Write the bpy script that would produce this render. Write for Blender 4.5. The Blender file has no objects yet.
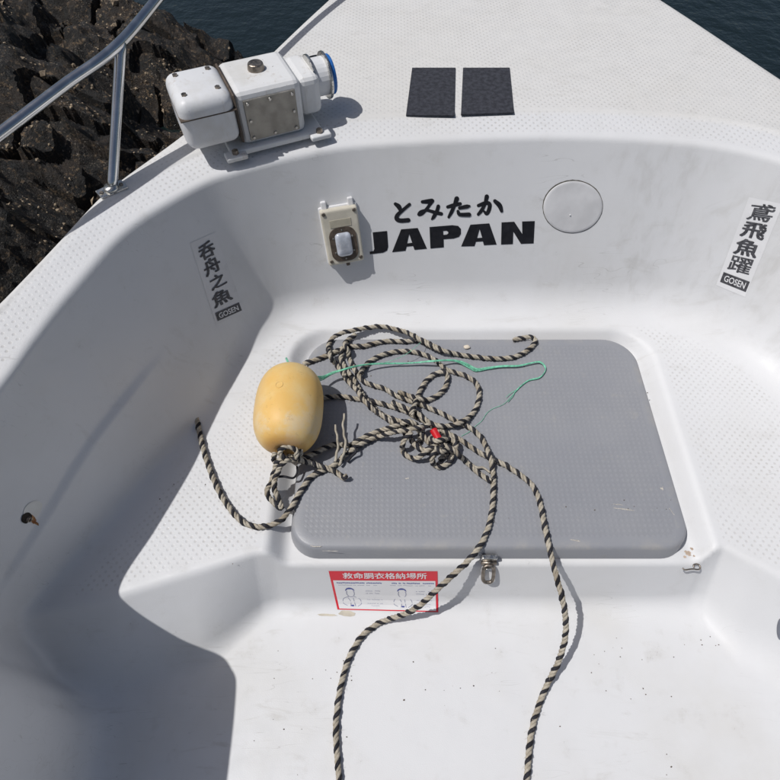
import bpy, bmesh, math, random
import numpy as np
from mathutils import Vector, Matrix

random.seed(7); RNG = np.random.default_rng(7)
SC = bpy.context.scene
COL = SC.collection

# ------------------------------------------------------------------ camera
F_PX, CX, CY, H_CAM = 580.0, 387.0, 390.0, 1.42          # focal length etc. in photo pixels (780 wide)
PITCH = math.atan(870.0 / F_PX)                           # degrees below the horizon
cam = bpy.data.objects.new('camera', bpy.data.cameras.new('camera'))
COL.objects.link(cam); SC.camera = cam
cam.location = (0, 0, H_CAM)
cam.rotation_euler = (math.pi / 2 - PITCH, 0, 0)
cam.data.sensor_width = 36.0; cam.data.lens = F_PX / 780 * 36.0
cam.data.shift_x = (390 - CX) / 780
cam.data.clip_start = 0.02; cam.data.clip_end = 2000

# ------------------------------------------------------------------ light
SX, SY = 0.53, 0.10                                       # shadow run per metre of height (x right, y forward)
to_sun = Vector((-SX, -SY, 1)).normalized()
world = bpy.data.worlds.new('World'); SC.world = world; world.use_nodes = True
wn = world.node_tree.nodes; wl = world.node_tree.links
bg = wn['Background']; sky = wn.new('ShaderNodeTexSky'); sky.sky_type = 'NISHITA'
sky.sun_disc = False; sky.dust_density = 3.0; sky.ozone_density = 0.6; sky.sun_elevation = math.asin(to_sun.z)
sky.sun_rotation = math.atan2(to_sun.x, to_sun.y)
wl.new(sky.outputs[0], bg.inputs[0]); bg.inputs[1].default_value = 0.062
sun = bpy.data.objects.new('sun', bpy.data.lights.new('sun', 'SUN')); COL.objects.link(sun)
sun.data.energy = 3.6; sun.data.angle = math.radians(0.53); sun.data.color = (1.0, 0.98, 0.955)
sun.rotation_euler = to_sun.to_track_quat('Z', 'Y').to_euler(); sun.location = (-2, -0.5, 5)
SC.view_settings.view_transform = 'Standard'; SC.view_settings.look = 'None'
SC.view_settings.exposure = -0.16; SC.view_settings.gamma = 1.0
SC.view_settings.use_curve_mapping = False

# ------------------------------------------------------------------ helpers
CT, ST = math.cos(PITCH), math.sin(PITCH)
def ray(px, py):
    u = (np.asarray(px, float) - CX) / F_PX; v = (np.asarray(py, float) - CY) / F_PX
    return np.stack([u, CT - v * ST, -(ST + v * CT)], -1)
def un(px, py, z):                                        # photo pixel -> point on the horizontal plane z
    d = ray(px, py); s = (H_CAM - z) / -d[..., 2]
    return np.stack([d[..., 0] * s, d[..., 1] * s, np.zeros_like(s) + z], -1)
def sstep(a, b, x):
    t = np.clip((x - a) / (b - a), 0, 1); return t * t * (3 - 2 * t)
def smax(a, b, k):
    h = np.maximum(k - np.abs(a - b), 0) / k; return np.maximum(a, b) + h * h * k * 0.25
def smin(a, b, k): return -smax(-a, -b, k)
def catmull(P, n=12, closed=False):
    P = np.asarray(P, float); N = len(P); out = []
    segs = N if closed else N - 1
    for i in range(segs):
        if closed: p0, p1, p2, p3 = P[i - 1], P[i], P[(i + 1) % N], P[(i + 2) % N]
        else:
            p1, p2 = P[i], P[i + 1]
            p0 = P[i - 1] if i else 2 * p1 - p2
            p3 = P[i + 2] if i + 2 < N else 2 * p2 - p1
        t = np.linspace(0, 1, n, endpoint=False)[:, None]
        m1 = (p2 - p0) * .5; m2 = (p3 - p1) * .5
        out.append((2*t**3-3*t**2+1)*p1 + (t**3-2*t**2+t)*m1 + (-2*t**3+3*t**2)*p2 + (t**3-t**2)*m2)
    if not closed: out.append(P[-1:])
    return np.concatenate(out)
def resample(P, ds):
    L = np.concatenate([[0], np.cumsum(np.linalg.norm(np.diff(P, axis=0), axis=1))])
    n = max(int(L[-1] / ds), 2); s = np.linspace(0, L[-1], n + 1)
    return np.stack([np.interp(s, L, P[:, k]) for k in range(P.shape[1])], -1)
def poly_sdf(P, X, Y):
    d = np.full(X.shape, 1e9); s = np.ones(X.shape)
    n = len(P)
    for i in range(n):
        ax, ay = P[i]; bx, by = P[i - 1]
        ex, ey = bx - ax, by - ay; wx, wy = X - ax, Y - ay
        t = np.clip((wx * ex + wy * ey) / (ex * ex + ey * ey + 1e-12), 0, 1)
        d = np.minimum(d, (wx - ex * t) ** 2 + (wy - ey * t) ** 2)
        c1 = Y >= ay; c2 = Y < by; c3 = ex * wy > ey * wx
        s = np.where((c1 & c2 & c3) | (~c1 & ~c2 & ~c3), -s, s)
    return np.sqrt(d) * s
def vnoise(x, y, seed=0):                                  # 2D value noise, numpy
    xi = np.floor(x).astype(np.int64); yi = np.floor(y).astype(np.int64); fx = x - xi; fy = y - yi
    def h(a, b):
        n = (a * 374761393 + b * 668265263 + seed * 974711) & 0x7fffffff
        n = ((n ^ (n >> 13)) * 1274126177) & 0x7fffffff
        return ((n ^ (n >> 16)) & 0xffff) / 65535.0
    fx = fx*fx*(3-2*fx); fy = fy*fy*(3-2*fy)
    return (h(xi,yi)*(1-fx)+h(xi+1,yi)*fx)*(1-fy)+(h(xi,yi+1)*(1-fx)+h(xi+1,yi+1)*fx)*fy

def link(name, me, mat=None, parent=None):
    o = bpy.data.objects.new(name, me); COL.objects.link(o)
    if mat is not None and me is not None:
        for m in (mat if isinstance(mat, (list, tuple)) else [mat]): me.materials.append(m)
    if parent is not None: o.parent = parent
    return o
def mesh(name, V, Fc, mat=None, parent=None, smooth=True):
    me = bpy.data.meshes.new(name); me.from_pydata([tuple(map(float, v)) for v in V], [], [tuple(int(i) for i in f) for f in Fc])
    me.update()
    if smooth: me.polygons.foreach_set('use_smooth', [True] * len(me.polygons))
    return link(name, me, mat, parent)
def bm_obj(name, bm, mat=None, parent=None, smooth=False):
    me = bpy.data.meshes.new(name); bmesh.ops.recalc_face_normals(bm, faces=bm.faces[:]); bm.to_mesh(me); bm.free()
    if smooth: me.polygons.foreach_set('use_smooth', [True] * len(me.polygons))
    return link(name, me, mat, parent)
def tag(o, label, cat, group=None, kind=None):
    o['label'] = label; o['category'] = cat
    if group: o['group'] = group
    if kind: o['kind'] = kind
    return o
def empty(name, loc=(0, 0, 0)):
    o = bpy.data.objects.new(name, None); o.empty_display_size = 0.05; COL.objects.link(o); o.location = loc
    return o
def adopt(root):                                           # keep children in world place under an Empty that was moved
    bpy.context.view_layer.update()
    for c in root.children: c.matrix_parent_inverse = root.matrix_world.inverted()
def rbox(sx, sy, sz, r, M=Matrix(), seg=3):
    bm = bmesh.new(); bmesh.ops.create_cube(bm, size=1)
    bmesh.ops.scale(bm, vec=(sx, sy, sz), verts=bm.verts)
    if r: bmesh.ops.bevel(bm, geom=bm.edges[:], offset=r, segments=seg, profile=.5, affect='EDGES', clamp_overlap=True)
    bmesh.ops.transform(bm, matrix=M, verts=bm.verts); return bm
def cyl(r1, r2, h, M=Matrix(), seg=24, bev=0):
    bm = bmesh.new(); bmesh.ops.create_cone(bm, cap_ends=True, segments=seg, radius1=r1, radius2=r2, depth=h)
    if bev:
        e = [e for e in bm.edges if len([f for f in e.link_faces if len(f.verts) > 4]) == 1]
        bmesh.ops.bevel(bm, geom=e, offset=bev, segments=3, profile=.5, affect='EDGES')
    bmesh.ops.transform(bm, matrix=M, verts=bm.verts); return bm
def frames(P):
    T = np.gradient(P, axis=0); T /= np.linalg.norm(T, axis=1)[:, None] + 1e-12
    N = np.zeros_like(P); a = np.array([0, 0, 1.0])
    if abs(T[0] @ a) > .9: a = np.array([1.0, 0, 0])
    N[0] = a - T[0] * (a @ T[0]); N[0] /= np.linalg.norm(N[0])
    for i in range(1, len(P)):
        n = N[i-1] - T[i] * (N[i-1] @ T[i]); N[i] = n / (np.linalg.norm(n) + 1e-12)
    return T, N, np.cross(T, N)
def sweep(P, r, sides=8, caps=True):
    P = np.asarray(P, float); n = len(P); T, N, B = frames(P)
    r = np.broadcast_to(np.asarray(r, float), (n,))
    a = np.arange(sides) * 2 * math.pi / sides
    V = (P[:, None] + r[:, None, None] * (np.cos(a)[None, :, None] * N[:, None] + np.sin(a)[None, :, None] * B[:, None])).reshape(-1, 3)
    Fc = []
    for i in range(n - 1):
        for j in range(sides):
            k = (j + 1) % sides
            Fc.append((i*sides+j, i*sides+k, (i+1)*sides+k, (i+1)*sides+j))
    if caps: Fc.append(tuple(range(sides))[::-1]); Fc.append(tuple((n-1)*sides + j for j in range(sides)))
    return V, Fc
class MB:
    def __init__(s): s.V = []; s.F = []; s.n = 0
    def add(s, V, Fc):
        s.V.append(np.asarray(V, float)); s.F += [tuple(i + s.n for i in f) for f in Fc]; s.n += len(V)
    def build(s, name, mat, parent=None, smooth=True): return mesh(name, np.concatenate(s.V), s.F, mat, parent, smooth)

# ------------------------------------------------------------------ materials
class NT:
    def __init__(s, name):
        s.m = bpy.data.materials.new(name); s.m.use_nodes = True
        s.t = s.m.node_tree; s.b = s.t.nodes['Principled BSDF']; s.co = s.n('ShaderNodeTexCoord').outputs['Object']
    def n(s, k, **kw):
        nd = s.t.nodes.new(k)
        for a, b in kw.items(): setattr(nd, a, b)
        return nd
    def set(s, **kw):
        for k, v in kw.items():
            i = s.b.inputs[k.replace('_', ' ')]
            if hasattr(v, 'is_linked') or isinstance(v, bpy.types.NodeSocket): s.t.links.new(v, i)
            else: i.default_value = v + (1,) if (i.type == 'RGBA' and isinstance(v, tuple) and len(v) == 3) else v
        return s
    def inp(s, nd, i, v):
        if isinstance(v, bpy.types.NodeSocket): s.t.links.new(v, nd.inputs[i])
        else: nd.inputs[i].default_value = v if not (isinstance(v, tuple) and len(v) == 3 and nd.inputs[i].type == 'RGBA') else v + (1,)
    def math(s, op, a, b=0.0, c=None, clamp=False):
        nd = s.n('ShaderNodeMath', operation=op, use_clamp=clamp); s.inp(nd, 0, a); s.inp(nd, 1, b)
        if c is not None: s.inp(nd, 2, c)
        return nd.outputs[0]
    def scale(s, v, vec=None):
        nd = s.n('ShaderNodeMapping'); s.inp(nd, 0, vec or s.co); nd.inputs['Scale'].default_value = v; return nd.outputs[0]
    def noise(s, sc, det=4, rough=.55, vec=None, dist=0):
        nd = s.n('ShaderNodeTexNoise'); s.inp(nd, 'Vector', vec or s.co); nd.inputs['Scale'].default_value = sc
        nd.inputs['Detail'].default_value = det; nd.inputs['Roughness'].default_value = rough; nd.inputs['Distortion'].default_value = dist
        return nd.outputs['Fac']
    def ramp(s, f, lo, hi, a=0.0, b=1.0):
        nd = s.n('ShaderNodeMapRange', interpolation_type='SMOOTHSTEP'); s.inp(nd, 0, f)
        nd.inputs[1].default_value = lo; nd.inputs[2].default_value = hi; nd.inputs[3].default_value = a; nd.inputs[4].default_value = b
        return nd.outputs[0]
    def mix(s, f, a, b, mode='MIX'):
        nd = s.n('ShaderNodeMix', data_type='RGBA', blend_type=mode); s.inp(nd, 0, f); s.inp(nd, 6, a); s.inp(nd, 7, b); return nd.outputs[2]
    def attr(s, name): return s.n('ShaderNodeAttribute', attribute_name=name).outputs['Fac']
    def bump(s, h, dist, strength=1.0, prev=None):
        nd = s.n('ShaderNodeBump'); s.inp(nd, 'Height', h); nd.inputs['Distance'].default_value = dist; s.inp(nd, 'Strength', strength)
        if prev is not None: s.t.links.new(prev, nd.inputs['Normal'])
        return nd.outputs[0]
    def dots(s, pitch, lo=-.1, hi=.75, square=False):                     # moulded non-skid studs
        sp = s.n('ShaderNodeSeparateXYZ'); s.inp(sp, 0, s.co)
        k = 2 * math.pi / pitch
        a = s.math('SINE', s.math('MULTIPLY', sp.outputs[0], k)); b = s.math('SINE', s.math('MULTIPLY', sp.outputs[1], k))
        if square: return s.ramp(s.math('MULTIPLY', s.math('ADD', a, b), .5), lo, hi)
        return s.ramp(s.math('MULTIPLY', a, b), lo, hi)

def gelcoat(name, col, deckcol):
    m = NT(name)
    ns = m.attr('nonskid'); wall = m.attr('wall'); deck = m.attr('deck'); flo = m.attr('floor')
    dirt = m.math('ADD', .62, m.math('MULTIPLY', flo, .5))
    big = m.ramp(m.noise(2.3, 5, .6), .42, .72); fine = m.ramp(m.noise(160, 3, .6), .60, .72)
    mid = m.ramp(m.noise(14, 6, .65), .55, .8)
    c = m.mix(deck, col, deckcol)
    c = m.mix(m.math('MULTIPLY', big, m.math('MULTIPLY', dirt, .24)), c, (.46, .43, .36))
    c = m.mix(m.math('MULTIPLY', mid, m.math('MULTIPLY', dirt, .30)), c, (.38, .36, .32))
    c = m.mix(m.math('MULTIPLY', m.math('MULTIPLY', fine, mid), m.math('MULTIPLY', dirt, .6)), c, (.14, .12, .10))
    smr = m.math('MULTIPLY', m.ramp(m.noise(1, 5, .65, vec=m.scale((7, 30, 14)), dist=.8), .54, .70), m.ramp(m.noise(3.1, 3), .48, .62))
    c = m.mix(m.math('MULTIPLY', smr, m.math('MULTIPLY', dirt, .30)), c, (.36, .34, .30))
    # rubbed scuffs, mostly on the far wall's scuffed end
    st = m.ramp(m.noise(1, 4, .6, vec=m.scale((38, 38, 7)), dist=.3), .38, .80)
    sp = m.n('ShaderNodeSeparateXYZ'); m.inp(sp, 0, m.co)
    right = m.math('MULTIPLY', m.ramp(sp.outputs[0], .40, .75), m.ramp(m.noise(5, 4, .6), .36, .62))
    area = m.math('MAXIMUM', m.math('MULTIPLY', m.ramp(m.noise(2.6, 3, .5), .5, .66), .30), right)
    c = m.mix(m.math('MULTIPLY', m.math('MULTIPLY', area, st), m.math('MULTIPLY', wall, .42)), c, (.42, .41, .39))
    # hairline scratches
    sc1 = m.ramp(m.math('ABSOLUTE', m.math('SUBTRACT', m.noise(1, 2, .5, vec=m.scale((3.5, 42, 16)), dist=.25), .5)), .004, .001)
    sc1 = m.math('MULTIPLY', sc1, m.ramp(m.noise(4.2, 3), .55, .62))
    c = m.mix(m.math('MULTIPLY', sc1, .28), c, (.25, .24, .22))
    d = m.math('SUBTRACT', 1.0, m.dots(.0190, .30, .95))
    grime = m.ramp(m.noise(5.5, 5, .6), .35, .7, .25, 1)
    c = m.mix(m.math('MULTIPLY', m.math('MULTIPLY', m.math('SUBTRACT', 1.0, d), ns), m.math('MULTIPLY', grime, .42)), c, (.34, .32, .29))
    b0 = m.bump(m.noise(9, 3, .5), .004, .22)
    b1 = m.bump(m.noise(420, 2, .6), .0006, .35, b0)
    b2 = m.bump(d, .0005, ns, b1)
    m.set(Base_Color=c, Roughness=m.ramp(m.noise(20, 4), .3, .7, .38, .6), Normal=b2, Specular_IOR_Level=.35)
    return m.m

def plain(name, col, rough=.5, metal=0.0, var=.15, nscale=30, bump=0.0, bscale=200, spec=.4, coat=0.0, trans=0.0):
    m = NT(name); f = m.ramp(m.noise(nscale, 4), .3, .7)
    c = m.mix(f, tuple(x * (1 - var) for x in col), tuple(min(1, x * (1 + var)) for x in col))
    m.set(Base_Color=c, Roughness=m.ramp(m.noise(nscale * 2, 3), .3, .7, max(rough - .08, .03), min(rough + .1, 1)), Metallic=metal, Specular_IOR_Level=spec, Coat_Weight=coat)
    if trans: m.set(Transmission_Weight=trans)
    if bump: m.set(Normal=m.bump(m.noise(bscale, 3), bump, .6))
    return m.m

M_gel = gelcoat('gelcoat', (.645, .65, .662), (.645, .64, .63))

# ------------------------------------------------------------------ the boat: one moulded shell, from a distance field
ZR, ZS, ZREC, ZLID = .58, .17, .13, .176
rim_px = [(0,385),(36,335),(72,289),(128,228),(197,186),(240,170),(300,155),(360,145),(484,138),(580,136.5),(673,141),(729,148),(780,160)]
rim = [tuple(un(a, b, ZR)[:2]) for a, b in rim_px]
RIM = catmull([(-.63,-1.4),(-.63,-.5),(-.63,.04),(-.655,.15),(-.735,.205),(-.778,.29),(-.730,.42)] + rim + [(1.12,1.10),(1.25,.93),(1.33,.72),(1.38,.5),(1.47,.15),(1.52,-.4),(1.54,-1.4)], 10)
BASE = catmull([(-.62,-1.4),(-.62,-.4),(-.62,.02),(-.65,.13),(-.715,.19),(-.748,.285),(-.64,.47),(-.52,.672),(-.445,.80),(-.40,.95),(-.30,1.075),(-.1,1.12),(.178,1.12),(.6,1.115),(.79,1.085),(.95,.99),(1.055,.82),(1.15,.6),(1.25,.35),(1.35,.1),(1.40,-.3),(1.42,-1.4)], 10)
hl = [tuple(un(a, b, ZR + .012)[:2]) for a, b in [(7.7,289),(50,245),(92,200),(118,178),(190,125)]]
XC = .335
HL = [(-.97,-1.4),(-.94,-.3),(-.88,.2),(-.82,.55)] + hl + [(-.37,1.60),(-.22,1.95),(-.02,2.38),(.16,2.66)]
HULL = catmull(HL + [(XC, 2.74)] + [(2*XC - x, y) for x, y in HL[::-1]], 8)
G = .0072
gx = np.arange(-1.02, 1.72, G); gy = np.arange(-.80, 2.40, G); gz = np.arange(-.035, .64, G)
GX, GY = np.meshgrid(gx, gy, indexing='ij')
D_rim = poly_sdf(RIM, GX, GY); D_base = poly_sdf(BASE, GX, GY); D_hull = poly_sdf(HULL, GX, GY)
def rrect(x, y, x0, x1, y0, y1, r):
    qx = np.abs(x - (x0 + x1) / 2) - (x1 - x0) / 2 + r; qy = np.abs(y - (y0 + y1) / 2) - (y1 - y0) / 2 + r
    return np.hypot(np.maximum(qx, 0), np.maximum(qy, 0)) + np.minimum(np.maximum(qx, qy), 0) - r
YF_X = [-1.1, -.706, -.573, -.29, -.25, .70, .74, .839, 1.6]; YF_Y = [.175, .283, .313, .405, .408, .412, .420, .358, -.10]
def rslope(x): return .42 + .42 * sstep(-.25, -.42, x) + .36 * sstep(.70, .80, x)
def field(x, y, z, dr, db, dh):
    ztop = ZR + .17 * smin(np.maximum(dr, -.05), np.zeros_like(dr) + .078, .02) + .004 * sstep(.078, .09, dr)
    A = smax(z - ztop, dh, .035)
    s = (ZR - z) / (ZR - ZS)
    dc = dr * (1 - s) + db * s
    zc = .355 - .11 * sstep(.62, .15, y)
    dc = dc + .009 * sstep(.010, -.010, z - zc) * sstep(.86, .66, y) * sstep(.22, .36, y) * (x < 0)
    cav = smax(dc * .95, -z, .07)
    A = smax(A, -cav, .011)
    yf = np.interp(x, YF_X, YF_Y)
    rd = (yf - rslope(x) * (ZS - z) - y) * .86
    S = smax(z - ZS, rd, .011)
    R = smax(rrect(x, y, -.262, .722, -1.0, 1.038, .105) + .85 * (ZS - z), ZREC - z, .014)
    S = smax(S, -R, .010)
    S = np.maximum(S, dh + .02)
    return smin(A, S, .030 + .046 * sstep(.90, 1.04, y) + .03 * sstep(.6, .9, x))
def bil(Fd, x, y):
    u = np.clip((x - gx[0]) / G, 0, len(gx) - 1.001); v = np.clip((y - gy[0]) / G, 0, len(gy) - 1.001)
    i = u.astype(int); j = v.astype(int); a = u - i; b = v - j
    return (Fd[i,j]*(1-a)+Fd[i+1,j]*a)*(1-b) + (Fd[i,j+1]*(1-a)+Fd[i+1,j+1]*a)*b
def sdf(P):
    x, y, z = P[..., 0], P[..., 1], P[..., 2]
    return field(x, y, z, bil(D_rim, x, y), bil(D_base, x, y), bil(D_hull, x, y))
def grad(P, e=.004):
    g = np.zeros_like(P)
    for k in range(3):
        o = np.zeros(3); o[k] = e; g[..., k] = (sdf(P + o) - sdf(P - o)) / (2 * e)
    return g
def hit(px, py, off=0.0):                                  # photo pixel -> point on the boat's surface, lifted off along its normal
    d = ray(px, py); d = d / np.linalg.norm(d, axis=-1, keepdims=True)
    t = np.full(d.shape[:-1], .55)
    for _ in range(90): t = t + .75 * sdf(np.array([0, 0, H_CAM]) + d * t[..., None])
    P = np.array([0, 0, H_CAM]) + d * t[..., None]; n = grad(P); n /= np.linalg.norm(n, axis=-1, keepdims=True)
    return P + n * off, n

def surface_nets():
    nx, ny, nz = len(gx), len(gy), len(gz)
    Fv = np.empty((nx, ny, nz), np.float32)
    for i in range(0, nx, 24):
        s = slice(i, min(i + 24, nx))
        Fv[s] = field(GX[s][:, :, None], GY[s][:, :, None], gz[None, None, :], D_rim[s][:, :, None], D_base[s][:, :, None], D_hull[s][:, :, None])
    neg = Fv < 0
    cnt = np.zeros((nx-1, ny-1, nz-1), np.int8)
    for a in (0, 1):
        for b in (0, 1):
            for c in (0, 1): cnt += neg[a:nx-1+a, b:ny-1+b, c:nz-1+c]
    act = (cnt > 0) & (cnt < 8); I, J, K = np.nonzero(act)
    vid = np.full(act.shape, -1, np.int32); vid[I, J, K] = np.arange(len(I))
    acc = np.zeros((len(I), 3)); num = np.zeros(len(I))
    cor = [(a, b, c) for a in (0, 1) for b in (0, 1) for c in (0, 1)]
    for p in cor:
        for ax in range(3):
            if p[ax]: continue
            q = list(p); q[ax] = 1
            f0 = Fv[I+p[0], J+p[1], K+p[2]]; f1 = Fv[I+q[0], J+q[1], K+q[2]]
            m = (f0 < 0) != (f1 < 0); t = np.where(m, f0 / np.where(m, f0 - f1, 1), 0)
            for k in range(3): acc[:, k] += np.where(m, p[k] + (t if k == ax else 0), 0)
            num += m
    V = acc / num[:, None]
    V = np.stack([gx[0] + (I + V[:, 0]) * G, gy[0] + (J + V[:, 1]) * G, gz[0] + (K + V[:, 2]) * G], -1)
    quads = []
    for ax in range(3):
        a = [slice(None)] * 3; b = [slice(None)] * 3; a[ax] = slice(0, -1); b[ax] = slice(1, None)
        ch = neg[tuple(a)] != neg[tuple(b)]
        o1, o2 = (ax + 1) % 3, (ax + 2) % 3
        idx = list(np.nonzero(ch))
        ok = np.ones(len(idx[0]), bool)
        for o in (o1, o2): ok &= (idx[o] > 0) & (idx[o] < act.shape[o])
        idx = [q[ok] for q in idx]
        flip = neg[idx[0], idx[1], idx[2]]
        def v(d1, d2):
            c = [q.copy() for q in idx]; c[o1] = c[o1] - d1; c[o2] = c[o2] - d2; return vid[c[0], c[1], c[2]]
        Q = np.stack([v(0, 0), v(1, 0), v(1, 1), v(0, 1)], -1)
        Q[~flip] = Q[~flip][:, ::-1]; quads.append(Q)
    return V, np.concatenate(quads)
V, Q = surface_nets()
for _ in range(2):
    g = grad(V, .003); V = V - np.clip(sdf(V), -.006, .006)[:, None] * g / ((g * g).sum(1)[:, None] + 1e-6)
Nn = grad(V, .0035); Nn /= np.linalg.norm(Nn, axis=1)[:, None] + 1e-9
fc = V[Q].mean(1); fn = Nn[Q].mean(1)
drf = bil(D_rim, fc[:, 0], fc[:, 1]); dbf = bil(D_base, fc[:, 0], fc[:, 1])
yff = np.interp(fc[:, 0], YF_X, YF_Y)
up = fn[:, 2]
cls = np.full(len(Q), 2)                                   # 0 foredeck 1 coaming 2 wall 3 seat 4 floor 5 outer side
cls[(fc[:, 2] > ZR - .02) & (drf > -.004)] = 1
cls[(fc[:, 2] > ZR - .02) & (drf > .088)] = 0
cls[bil(D_hull, fc[:, 0], fc[:, 1]) > -.002] = 5
sdist = fc[:, 1] - yff + rslope(fc[:, 0]) * (ZS - fc[:, 2])
cls[(cls == 2) & (fc[:, 2] < ZS + .012) & (sdist > -.012)] = 3
cls[(cls == 2) & (fc[:, 2] < .02)] = 4
keep = ~((fc[:, 2] < -.02))
vx, vy, vz = V.T; vdr = bil(D_rim, vx, vy); vdb = bil(D_base, vx, vy); vyf = np.interp(vx, YF_X, YF_Y)
rr = rrect(vx, vy, -.262, .722, -1.0, 1.038, .105)
ns_seat = sstep(.018, .028, rr) * sstep(-.055, -.075, vdb) * sstep(.016, .028, vy - vyf) * (np.abs(vz - ZS) < .006)
ns_coam = sstep(.014, .022, vdr) * sstep(.088, .080, vdr) * (vz > ZR - .01)
ns_deck = sstep(.094, .10, vdr) * (vz > ZR - .01)
ns_floor = 0 * vz
DECK = sstep(.070, .090, vdr); FLO = sstep(.06, .0, vz); WALL = sstep(.01, -.02, vdr) * sstep(ZS + .005, ZS + .05, vz)
NSK = np.clip(np.maximum.reduce([ns_seat, ns_coam, ns_deck, ns_floor]), 0, 1)

boat = tag(empty('fishing_boat', (XC, .3, 0)), 'white fibreglass bow of a small boat with a sunken cockpit and raised seat', 'boat')
def shell_part(name, k, mat):
    q = Q[keep & (cls == k)]
    u, inv = np.unique(q, return_inverse=True); q2 = inv.reshape(-1, 4)
    me = bpy.data.meshes.new(name)
    me.vertices.add(len(u)); me.vertices.foreach_set('co', V[u].astype(np.float32).ravel())
    me.loops.add(q2.size); me.loops.foreach_set('vertex_index', q2.astype(np.int32).ravel())
    me.polygons.add(len(q2)); me.polygons.foreach_set('loop_start', np.arange(0, q2.size, 4, dtype=np.int32))
    me.update(calc_edges=True); me.validate()
    me.polygons.foreach_set('use_smooth', np.ones(len(me.polygons), bool))
    for nm, arr in (('nonskid', NSK), ('wall', WALL), ('deck', DECK), ('floor', FLO)):
        at = me.attributes.new(nm, 'FLOAT', 'POINT'); at.data.foreach_set('value', arr[u].astype(np.float32))
    me.normals_split_custom_set_from_vertices(Nn[u].astype(np.float32))
    return link(name, me, mat, boat)
shell_part('foredeck', 0, M_gel)
shell_part('coaming', 1, M_gel)
shell_part('cockpit_wall', 2, M_gel)
shell_part('seat_platform', 3, M_gel)
shell_part('cockpit_floor', 4, M_gel)
shell_part('gunwale_edge', 5, M_gel)
# outer hull skirt down to the water
ring = HULL[::2]; mb = MB(); n = len(ring)
cen = np.array([XC, .2]); Vh = []
for z, s in [(.56, 1.0), (.50, .995), (.1, .95), (-.4, .86), (-1.0, .7)]:
    Vh += [(*(cen + (p - cen) * s - (p - cen) / np.linalg.norm(p - cen) * .006), z) for p in ring]
mb.add(Vh, [(i*n+j, i*n+(j+1)%n, (i+1)*n+(j+1)%n, (i+1)*n+j) for i in range(4) for j in range(n) if j < n - 1])
mb.build('hull_side', M_gel, boat)

# ------------------------------------------------------------------ hatch lid
def rr_loop(x0, x1, y0, y1, rf, rb, n=10):
    P = []
    for (cx, cy, r, a0) in [(x1 - rf, y0 + rf, rf, -90), (x1 - rb, y1 - rb, rb, 0), (x0 + rb, y1 - rb, rb, 90), (x0 + rf, y0 + rf, rf, 180)]:
        for k in range(n + 1):
            a = math.radians(a0 + 90 * k / n); P.append((cx + r * math.cos(a), cy + r * math.sin(a)))
    return P
def lid_material():
    m = NT('hatch_lid_grey'); ns = m.attr('nonskid'); d = m.dots(.0122, -.1, .75, True)
    big = m.ramp(m.noise(4, 5, .6), .35, .7); mid = m.ramp(m.noise(30, 5, .65), .58, .75); sp = m.ramp(m.noise(240, 2), .70, .76)
    c = m.mix(big, (.255, .263, .288), (.280, .286, .306))
    c = m.mix(m.math('MULTIPLY', mid, .35), c, (.33, .32, .30))
    c = m.mix(m.math('MULTIPLY', sp, .5), c, (.42, .40, .36))
    wear = m.math('MULTIPLY', m.attr('edge'), m.ramp(m.noise(11, 6, .75), .45, .75))
    c = m.mix(m.math('MULTIPLY', wear, .5), c, (.42, .39, .34))
    c = m.mix(m.math('MULTIPLY', m.math('MULTIPLY', ns, m.math('SUBTRACT', 1.0, d)), m.ramp(m.noise(6, 4), .3, .7, .08, .24)), c, (.20, .205, .22))
    b = m.bump(d, .00028, ns, m.bump(m.noise(300, 2), .0005, .4))
    m.set(Base_Color=c, Roughness=m.ramp(mid, 0, 1, .42, .6), Normal=b, Specular_IOR_Level=.45)
    return m.m
M_lid = lid_material()
lid = tag(empty('hatch_lid', (.23, .70, ZREC)), 'grey studded hatch lid with rounded corners set into the white seat', 'hatch lid')
LX0, LX1, LY0, LY1 = -.211, .668, .416, .998
prof = [(.010, ZREC + .001, 0, 0), (.008, ZREC + .012, 0, 0), (.0035, ZLID - .010, 0, .2), (.0012, ZLID - .005, 0, 1), (-.002, ZLID - .0016, 0, 1), (-.006, ZLID, 0, .8), (-.022, ZLID, 0, 0), (-.026, ZLID, 1, 0)]
Vl, nsl, edl = [], [], []
for off, z, a, e in prof:
    L = rr_loop(LX0 - off, LX1 + off, LY0 - off, LY1 + off, .058 + off, .082 + off); Vl += [(x, y, z) for x, y in L]; nsl += [a] * len(L); edl += [e] * len(L)
nl = len(L); Fl = [(i*nl+j, i*nl+(j+1)%nl, (i+1)*nl+(j+1)%nl, (i+1)*nl+j) for i in range(len(prof)-1) for j in range(nl)]
Fl.append(tuple((len(prof)-1)*nl + j for j in range(nl)))
pan = mesh('panel', Vl, Fl, M_lid, lid)
for nm, arr in (('nonskid', nsl), ('edge', edl)):
    at = pan.data.attributes.new(nm, 'FLOAT', 'POINT'); at.data.foreach_set('value', np.array(arr, np.float32))

M_steel = plain('stainless', (.58, .57, .54), .28, 1.0, .12, 60, .0004, 300)
M_oldsteel = plain('tarnished_steel', (.30, .26, .22), .42, 1.0, .35, 90, .0008, 200)
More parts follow.
